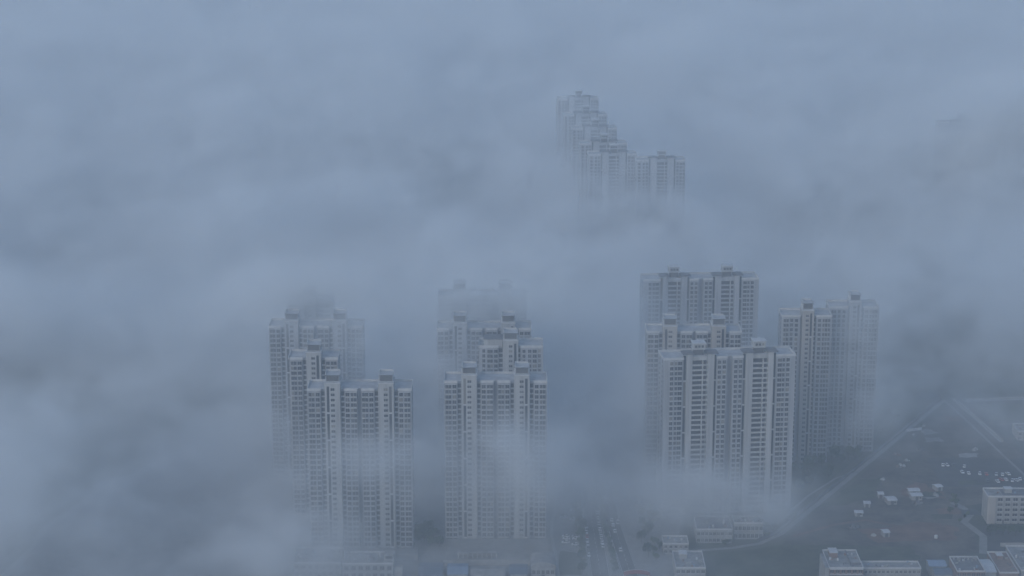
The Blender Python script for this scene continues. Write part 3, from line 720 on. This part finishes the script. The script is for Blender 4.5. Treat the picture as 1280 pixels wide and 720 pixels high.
FOG_MIN, FOG_MAX, FOG_RES = (-880, 880, 0), (880, 3400, 156), (270, 380, 40)
def fog_field(X, Y, Z):
    big = noise(vec(X*0.7, Y*0.5, Z*1.4), 1/125, 4.0, 0.55, 0.8)
    fine = noise(vec(X, Y*0.7, Z*1.6), 1/38, 5.0, 0.68, 1.3)
    roll = noise(vec(X*0.8, Y*0.5, Z*0), 1/210, 4.0, 0.55, 0.8)
    bil = E.op('ABSOLUTE', noise(vec(X*0.9+300.0, Y*0.6, Z*1.0), 1/70, 3.0, 0.5, 0.5)-0.5)
    # height of the fog sea: low near the street, up to the roofs farther out
    top = smooth(Y, 1215, 1400)*72.0 + smooth(Y, 1600, 2400)*30.0
    for cx, cy, rx, ry, a in TOPS: top = top + bump(X, Y, cx, cy, rx, ry)*a
    top = top + (roll-0.5)*120.0 + bil*110.0 - 6.0 + (fine-0.5)*38.0
    d = smooth(top-Z, -6.0, 30.0)*FOGD
    # the open plot on the right and the air over it stay clear
    clear = smooth(X*0.5+Y, 1330, 1450) + smooth(X, 160, 40)
    d = d*E.op('MINIMUM', clear, 1.0)
    shape = smooth(big*0.57 + fine*0.43, 0.42, 0.58)
    d = d*(shape*0.84+0.16)
    wv = 0
    for cx, cy, cz, rx, ry, rz, a in WISPS: wv = bump(X, Y, cx, cy, rx, ry, Z, cz, rz)*a + wv
    return d + wv*(smooth(fine*0.65 + big*0.35, 0.40, 0.60)*0.88+0.12)
FOGD = 0.017
TOPS = [(-265, 1100, 110, 150, 96),      # bank at lower left
        (-290, 1540, 110, 80, -14),      # hollow in the sea at left
        (-140, 1300, 90, 60, 52), (-25, 1310, 80, 50, 52), (60, 1470, 110, 80, 8),
        (150, 1370, 110, 90, -64), (330, 1370, 120, 80, -60), (300, 1600, 160, 110, 8),
        (128, 1790, 42, 110, 20), (100, 1925, 30, 90, -4), (52, 1940, 36, 190, 22), (440, 1880, 120, 130, 84)]
#        x     y     z   rx  ry  rz  density
WISPS = [(-72, 1064, 66, 34, 26, 10, 0.046),    # across the waist of the left front tower
         (-66, 1060, 44, 40, 24, 9, 0.020), (-98, 1062, 20, 26, 30, 14, 0.020),
         (-122, 1060, 18, 30, 40, 26, 0.050),   # climbing its lower left corner
         (0, 1078, 66, 34, 24, 14, 0.052), (8, 1078, 46, 34, 24, 13, 0.036), (-14, 1078, 18, 30, 24, 10, 0.012),  # middle front tower
         (122, 1120, 12, 40, 24, 15, 0.046), (149, 1121, 8, 13, 12, 9, 0.05), (112, 1122, 24, 44, 18, 12, 0.030), (98, 1115, 26, 46, 24, 15, 0.034),# foot of the balcony tower
         (-112, 1128, 30, 40, 18, 30, 0.034), (-115, 1192, 40, 55, 22, 34, 0.044), (-90, 1198, 84, 14, 16, 26, 0.065),
         (-122, 1205, 100, 40, 12, 9, 0.03),
         (-40, 1165, 30, 60, 22, 36, 0.034), (-42, 1192, 74, 20, 16, 34, 0.050), (20, 1180, 20, 40, 30, 40, 0.026),
         (-130, 1252, 104, 50, 14, 24, 0.11), (-18, 1262, 104, 55, 20, 26, 0.085),
         (78, 1186, 40, 18, 24, 40, 0.036), (110, 1285, 28, 70, 40, 32, 0.040), (74, 1314, 66, 22, 24, 34, 0.034),
         (222, 1245, 66, 20, 9, 50, 0.072), (228, 1248, 20, 24, 12, 30, 0.030), (50, 1150, 22, 50, 60, 18, 0.010), (215, 1330, 40, 50, 40, 30, 0.010),
         (-40, 1042, 8, 70, 18, 10, 0.022), (70, 1040, 6, 50, 22, 9, 0.018), (225, 1030, 4, 70, 22, 9, 0.008), (30, 1250, 20, 60, 50, 22, 0.014),
         (128, 1736, 34, 46, 16, 28, 0.11), (84, 1762, 40, 30, 16, 26, 0.09), (60, 1860, 40, 20, 60, 26, 0.03),
         (440, 1835, 98, 74, 26, 42, 0.12), (292, 1470, 50, 90, 50, 30, 0.040), (-345, 1420, 40, 60, 50, 28, 0.018), (92, 1690, 62, 80, 26, 46, 0.013)]

fog_mat = volume_mat('fog', (0.95, 0.975, 0.985), 1.0, 0.0, True)
fog = bpy.data.objects.new('fog', bpy.data.volumes.new('fog')); COL.objects.link(fog)
fog['kind'] = 'stuff'; fog['label'] = 'pale drifting fog lying between and over the towers'
nt = bpy.data.node_groups.new('fog density', 'GeometryNodeTree')
nt.interface.new_socket('Geometry', in_out='OUTPUT', socket_type='NodeSocketGeometry')
E.nt = nt
pos = nt.nodes.new('GeometryNodeInputPosition'); sep = nt.nodes.new('ShaderNodeSeparateXYZ')
nt.links.new(pos.outputs[0], sep.inputs[0])
dens = fog_field(E(sep.outputs[0]), E(sep.outputs[1]), E(sep.outputs[2]))
cube = nt.nodes.new('GeometryNodeVolumeCube')
nt.links.new(dens.o, cube.inputs['Density'])
cube.inputs['Min'].default_value = FOG_MIN; cube.inputs['Max'].default_value = FOG_MAX
for k, n in zip('XYZ', FOG_RES): cube.inputs['Resolution '+k].default_value = n
sm = nt.nodes.new('GeometryNodeSetMaterial'); sm.inputs['Material'].default_value = fog_mat
go = nt.nodes.new('NodeGroupOutput')
nt.links.new(cube.outputs[0], sm.inputs[0]); nt.links.new(sm.outputs[0], go.inputs[0])
md = fog.modifiers.new('fog', 'NODES'); md.node_group = nt
fog.data.materials.append(fog_mat)

# ------------------------------------------------------------------ light
SUN_EL, SUN_AZ = R(24), R(215)
w = bpy.data.worlds.new('World'); sc.world = w; w.use_nodes = True
N, L = w.node_tree.nodes, w.node_tree.links
bg = N['Background']; sky = N.new('ShaderNodeTexSky'); sky.sky_type = 'NISHITA'; sky.sun_disc = False
sky.sun_elevation = SUN_EL; sky.sun_rotation = SUN_AZ; sky.air_density = 1.0; sky.dust_density = 1.0; sky.ozone_density = 2.0
L.new(sky.outputs['Color'], bg.inputs['Color']); bg.inputs['Strength'].default_value = 0.12
sl = bpy.data.lights.new('sun', 'SUN'); sl.energy = 0.5; sl.angle = R(40); sl.color = (1.0, 0.98, 0.95)
so = bpy.data.objects.new('sun', sl); COL.objects.link(so)
sd = Vector((math.sin(SUN_AZ)*math.cos(SUN_EL), math.cos(SUN_AZ)*math.cos(SUN_EL), math.sin(SUN_EL)))
so.rotation_euler = sd.to_track_quat('Z', 'Y').to_euler()

# ------------------------------------------------------------------ camera and render settings
cam = bpy.data.cameras.new('camera'); cam.sensor_width = 36; cam.lens = 2600/1280*36; cam.clip_start = 1; cam.clip_end = 20000
co = bpy.data.objects.new('camera', cam); COL.objects.link(co); co.location = (0, 0, 427); co.rotation_euler = (R(90-14.2), 0, 0)
sc.camera = co
vs = sc.view_settings
vs.view_transform = 'Standard'; vs.look = 'None'; vs.gamma = 1; vs.use_curve_mapping = False; vs.exposure = 0.52
sc.render.engine = 'CYCLES'
cy = sc.cycles
cy.use_adaptive_sampling = True; cy.adaptive_threshold = 0.02; cy.adaptive_min_samples = 12
cy.use_denoising = True; cy.denoiser = 'OPENIMAGEDENOISE'
cy.max_bounces = 5; cy.diffuse_bounces = 2; cy.glossy_bounces = 2; cy.transmission_bounces = 2; cy.volume_bounces = 3
cy.volume_step_rate = 4.0; cy.volume_max_steps = 256
cy.caustics_reflective = False; cy.caustics_refractive = False
